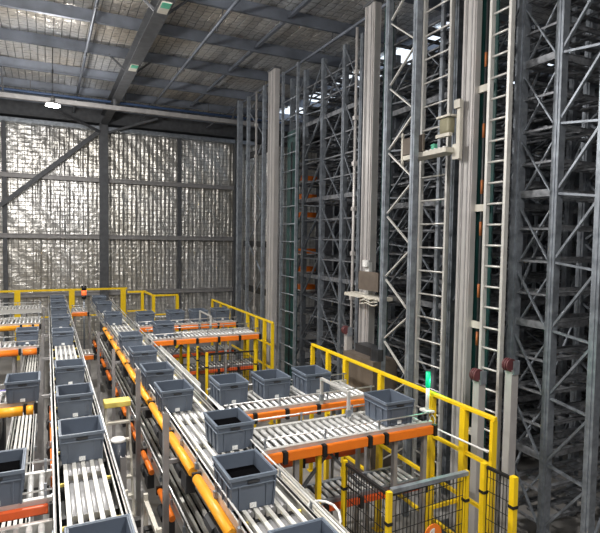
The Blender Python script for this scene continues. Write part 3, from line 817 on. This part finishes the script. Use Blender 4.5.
# carriages
t = thing('lift_carriage','upper lift carriage with brown panel and khaki drum on near mast','lift carriage',(5.4,6.6,5.7))
MB().box(5.25,5.52,6.0,7.05,5.72,5.79).build('platform','cream',t)
MB().box(5.24,5.27,6.50,7.02,5.80,6.06).build('side_panel','brown',t)
MB().box(5.24,5.27,7.02,7.06,5.62,6.16).build('end_plate','cream',t)
MB().box(5.36,5.50,6.08,6.30,6.02,6.26).build('drum','khaki',t,bevel=.04)
each(MB().box(5.34,5.40,6.04,6.34,5.97,6.02).box(5.34,5.52,6.04,6.34,6.26,6.29),'drum_frame','cream',t)
each(MB().box(5.44,5.50,5.93,6.0,5.62,6.48).box(5.40,5.44,5.88,6.03,5.62,5.84).box(5.40,5.44,5.90,6.02,6.36,6.48),'upright','cream',t,3)
MB().box(5.34,5.40,6.36,6.44,5.80,5.90).build('sensor','mintlabel',t)
m = MB()
for k in range(8): m.cyl((5.29,6.1+.1*k,5.80),(5.43,6.1+.1*k,5.80),.02,8)
each(m,'roller','roller',t,1,True)
t = thing('lift_carriage','lower lift carriage with brown panel on the middle mast','lift carriage',(5.3,8.0,3.5))
MB().box(5.22,5.50,7.55,8.75,3.34,3.40).build('platform','cream',t)
MB().box(5.23,5.27,7.62,8.26,3.50,3.84).build('side_panel','brown',t)
MB().box(5.40,5.47,8.18,8.30,3.40,4.0).cyl((5.38,8.24,3.92),(5.38,8.24,4.04),.07,10).build('upright','white',t)
m = MB()
for k in range(3): m.tube([(5.21-.01*(q % 2), 7.6+.11*q, 3.36-.05*k+.02*math.sin(q*1.9+k)) for q in range(6)], .012, 6)
m.build('coil_cable','cream',t,True)
# buffer posts with pulley wheels
def buffer(label, x, y, z, m='mast'):
    t = thing('buffer_post', label, 'post', (x, y, 0), 'buffer posts')
    MB().box(x-.06,x+.06,y-.055,y+.055,0,z-.06).build('column',m,t)
    ck = MB().box(x-.05,x+.05,y-.08,y-.06,z-.12,z+.06).box(x-.05,x+.05,y+.06,y+.08,z-.12,z+.06)
    each(ck,'cheek','galv',t)
    w = MB()
    for k in range(3): w.cyl((x-.06,y-.05+.034*k,z),(x-.06,y-.025+.034*k,z),.085,16)
    each(w,'pulley','pinkred',t,1,True)
buffer('pale buffer post with red pulley right of the near mast', 5.25, 5.20, 2.62)
buffer('pale buffer post with red pulley right of the near ladder', 5.45, 4.84, 2.82)
buffer('pale buffer post with red pulley left of the middle mast', 5.4, 8.87, 2.62)
t = thing('drive_unit','dark brown drive housing behind the near barrier by the middle mast','machine',(5.2,7.6,0))
MB().box(4.95,5.45,7.3,8.3,0,2.35).build('housing','brown',t); MB().cyl((5.1,7.4,2.35),(5.1,7.4,2.55),.12,12).box(5.15,5.4,7.7,8.2,2.35,2.5).build('motor','dark',t)
# ------------------------------------------------------------------ storage racks
def rack(label, ys, x0, nb, per, phase, end_pat, z0=.45, pitch=.46, ztop=8.9, xp=1.45, open_front=False):
    t = thing('storage_rack', label, 'rack', (x0, ys[0], 0), 'storage racks')
    xs = [x0+xp*i for i in range(nb+1)]
    proto = {}
    for ix, x in enumerate(xs):
        for y in ys:
            k = (ix == 0)
            if k not in proto:
                o = MB().chan((x, y), .11, .12, 0, ztop).build('upright', 'rackgalv', t, loc=(x, y, 0)); proto[k] = (o, Vector((x, y, 0)))
                MB()
            else:
                dupmesh(proto[k][0], t, Vector((x, y, 0))-proto[k][1])
    # front lacing, every brace a part
    n = 0
    for (a, b), pat in zip(zip(ys, ys[1:]), end_pat):
        z = .25+phase
        while z < ztop-per and n < 96:
            if pat == 'X':
                MB().bar((x0-.02, a, z), (x0-.02, b, z+per), .035, .02).build('brace', 'rackgalv', t)
                MB().bar((x0+.02, b, z), (x0+.02, a, z+per), .035, .02).build('brace', 'rackgalv', t)
            else:
                MB().bar((x0-.02, a, z), (x0-.02, b, z+.08), .04, .03).build('brace', 'rackgalv', t)
                MB().bar((x0-.02, b, z+.08), (x0-.02, a, z+per), .04, .03).build('brace', 'rackgalv', t)
            n += 2; z += per
    m = MB()
    for x in xs[1:]:
        for a, b in zip(ys, ys[1:]):
            z = .25
            while z < ztop-per:
                m.bar((x, a, z), (x, b, z+per*.5), .035); m.bar((x, b, z+per*.5), (x, a, z+per), .035); z += per
    o = m.build('rear_bracing', 'rackgalv', t); o['kind'] = 'stuff'
    # side bracing in the aisle faces
    for y in (ys[0]-.07, ys[-1]+.07):
        for i in range(0, nb, 2):
            for k in range(3):
                za = .6+2.8*k
                MB().bar((xs[i], y, za), (xs[i+1], y, za+2.6), .03).build('aisle_brace', 'rackgalv', t)
    # shelves: rails along X with cross rungs, one part per level and pair of bays
    lv = int((ztop-z0)/pitch)
    big = {}
    for j in range(lv):
        for i in range(0, nb, 2):
            kind = (j % 4 == 2, i == 0)
            xa, xb = xs[i], xs[min(i+2, nb)]
            key = (kind, xb-xa)
            if key not in big:
                m = MB(); h = .10 if kind[0] else .055
                yy_ = ys[1:] if (open_front and i == 0) else ys
                for y in yy_:
                    for s in (-1, 1):
                        if (y == yy_[0] and s < 0) or (y == yy_[-1] and s > 0): continue
                        yy = y+s*.075
                        m.box(xa, xb, yy-.012, yy+.012, 0, h); m.box(xa, xb, yy-.03, yy+.03, h-.006, h)
                for a, b in zip(yy_, yy_[1:]):
                    x = xa+.0
                    while x <= xb+.001:
                        m.box(x-.02, x+.02, a+.05, b-.05, .0, .10 if (kind[0] and x == xa) else .03); x += .29
                    m.box(xa+.1, xb-.1, (a+b)/2-.05, (a+b)/2+.05, .05, .08)
                o = m.build('shelf', 'rackdark', t, loc=(xa, 0, 0)); big[key] = (o, xa); o.location.z = z0+pitch*j
            else:
                o, xr = big[key]
                c = dupmesh(o, t, (xa-xr, 0, 0)); c.location.z = z0+pitch*j
    return t
rack('near storage rack at right edge with big diagonal braces', [4.22, 4.87, 5.50], 6.2, 8, .93, .1, ['Z', 'X'], open_front=True)
rack('middle storage rack behind the middle ladder and lattice tower', [6.9, 7.85, 8.8], 6.25, 8, .93, .3, ['X', 'Z'])
rack('far storage rack behind the far ladder, holding orange shuttles', [9.85, 10.6, 11.65, 12.65, 13.5], 6.25, 6, 1.2, .2, ['X', 'X', 'Z', 'Z'], z0=.4, pitch=.5)
names = ['topmost', 'second from top', 'third from top', 'fourth from top', 'fifth from top', 'lowest']
for z, nm in zip((5.99, 5.49, 4.99, 3.99, 3.49, 2.99), names):
    t = thing('rack_shuttle', 'orange shuttle in the far rack behind the far ladder, %s' % nm, 'shuttle', (6.4, 13.08, z), 'orange shuttles in far rack')
    MB().box(6.27,6.75,12.88,13.27,z+.03,z+.17).build('body','orange',t,bevel=.02)
    MB().box(6.29,6.72,12.84,13.31,z-.01,z+.03).build('chassis','white',t)

SC.world = bpy.data.worlds.new('world'); SC.world.use_nodes = True
SC.world.node_tree.nodes['Background'].inputs['Color'].default_value = (.5, .55, .6, 1)
SC.world.node_tree.nodes['Background'].inputs['Strength'].default_value = .05
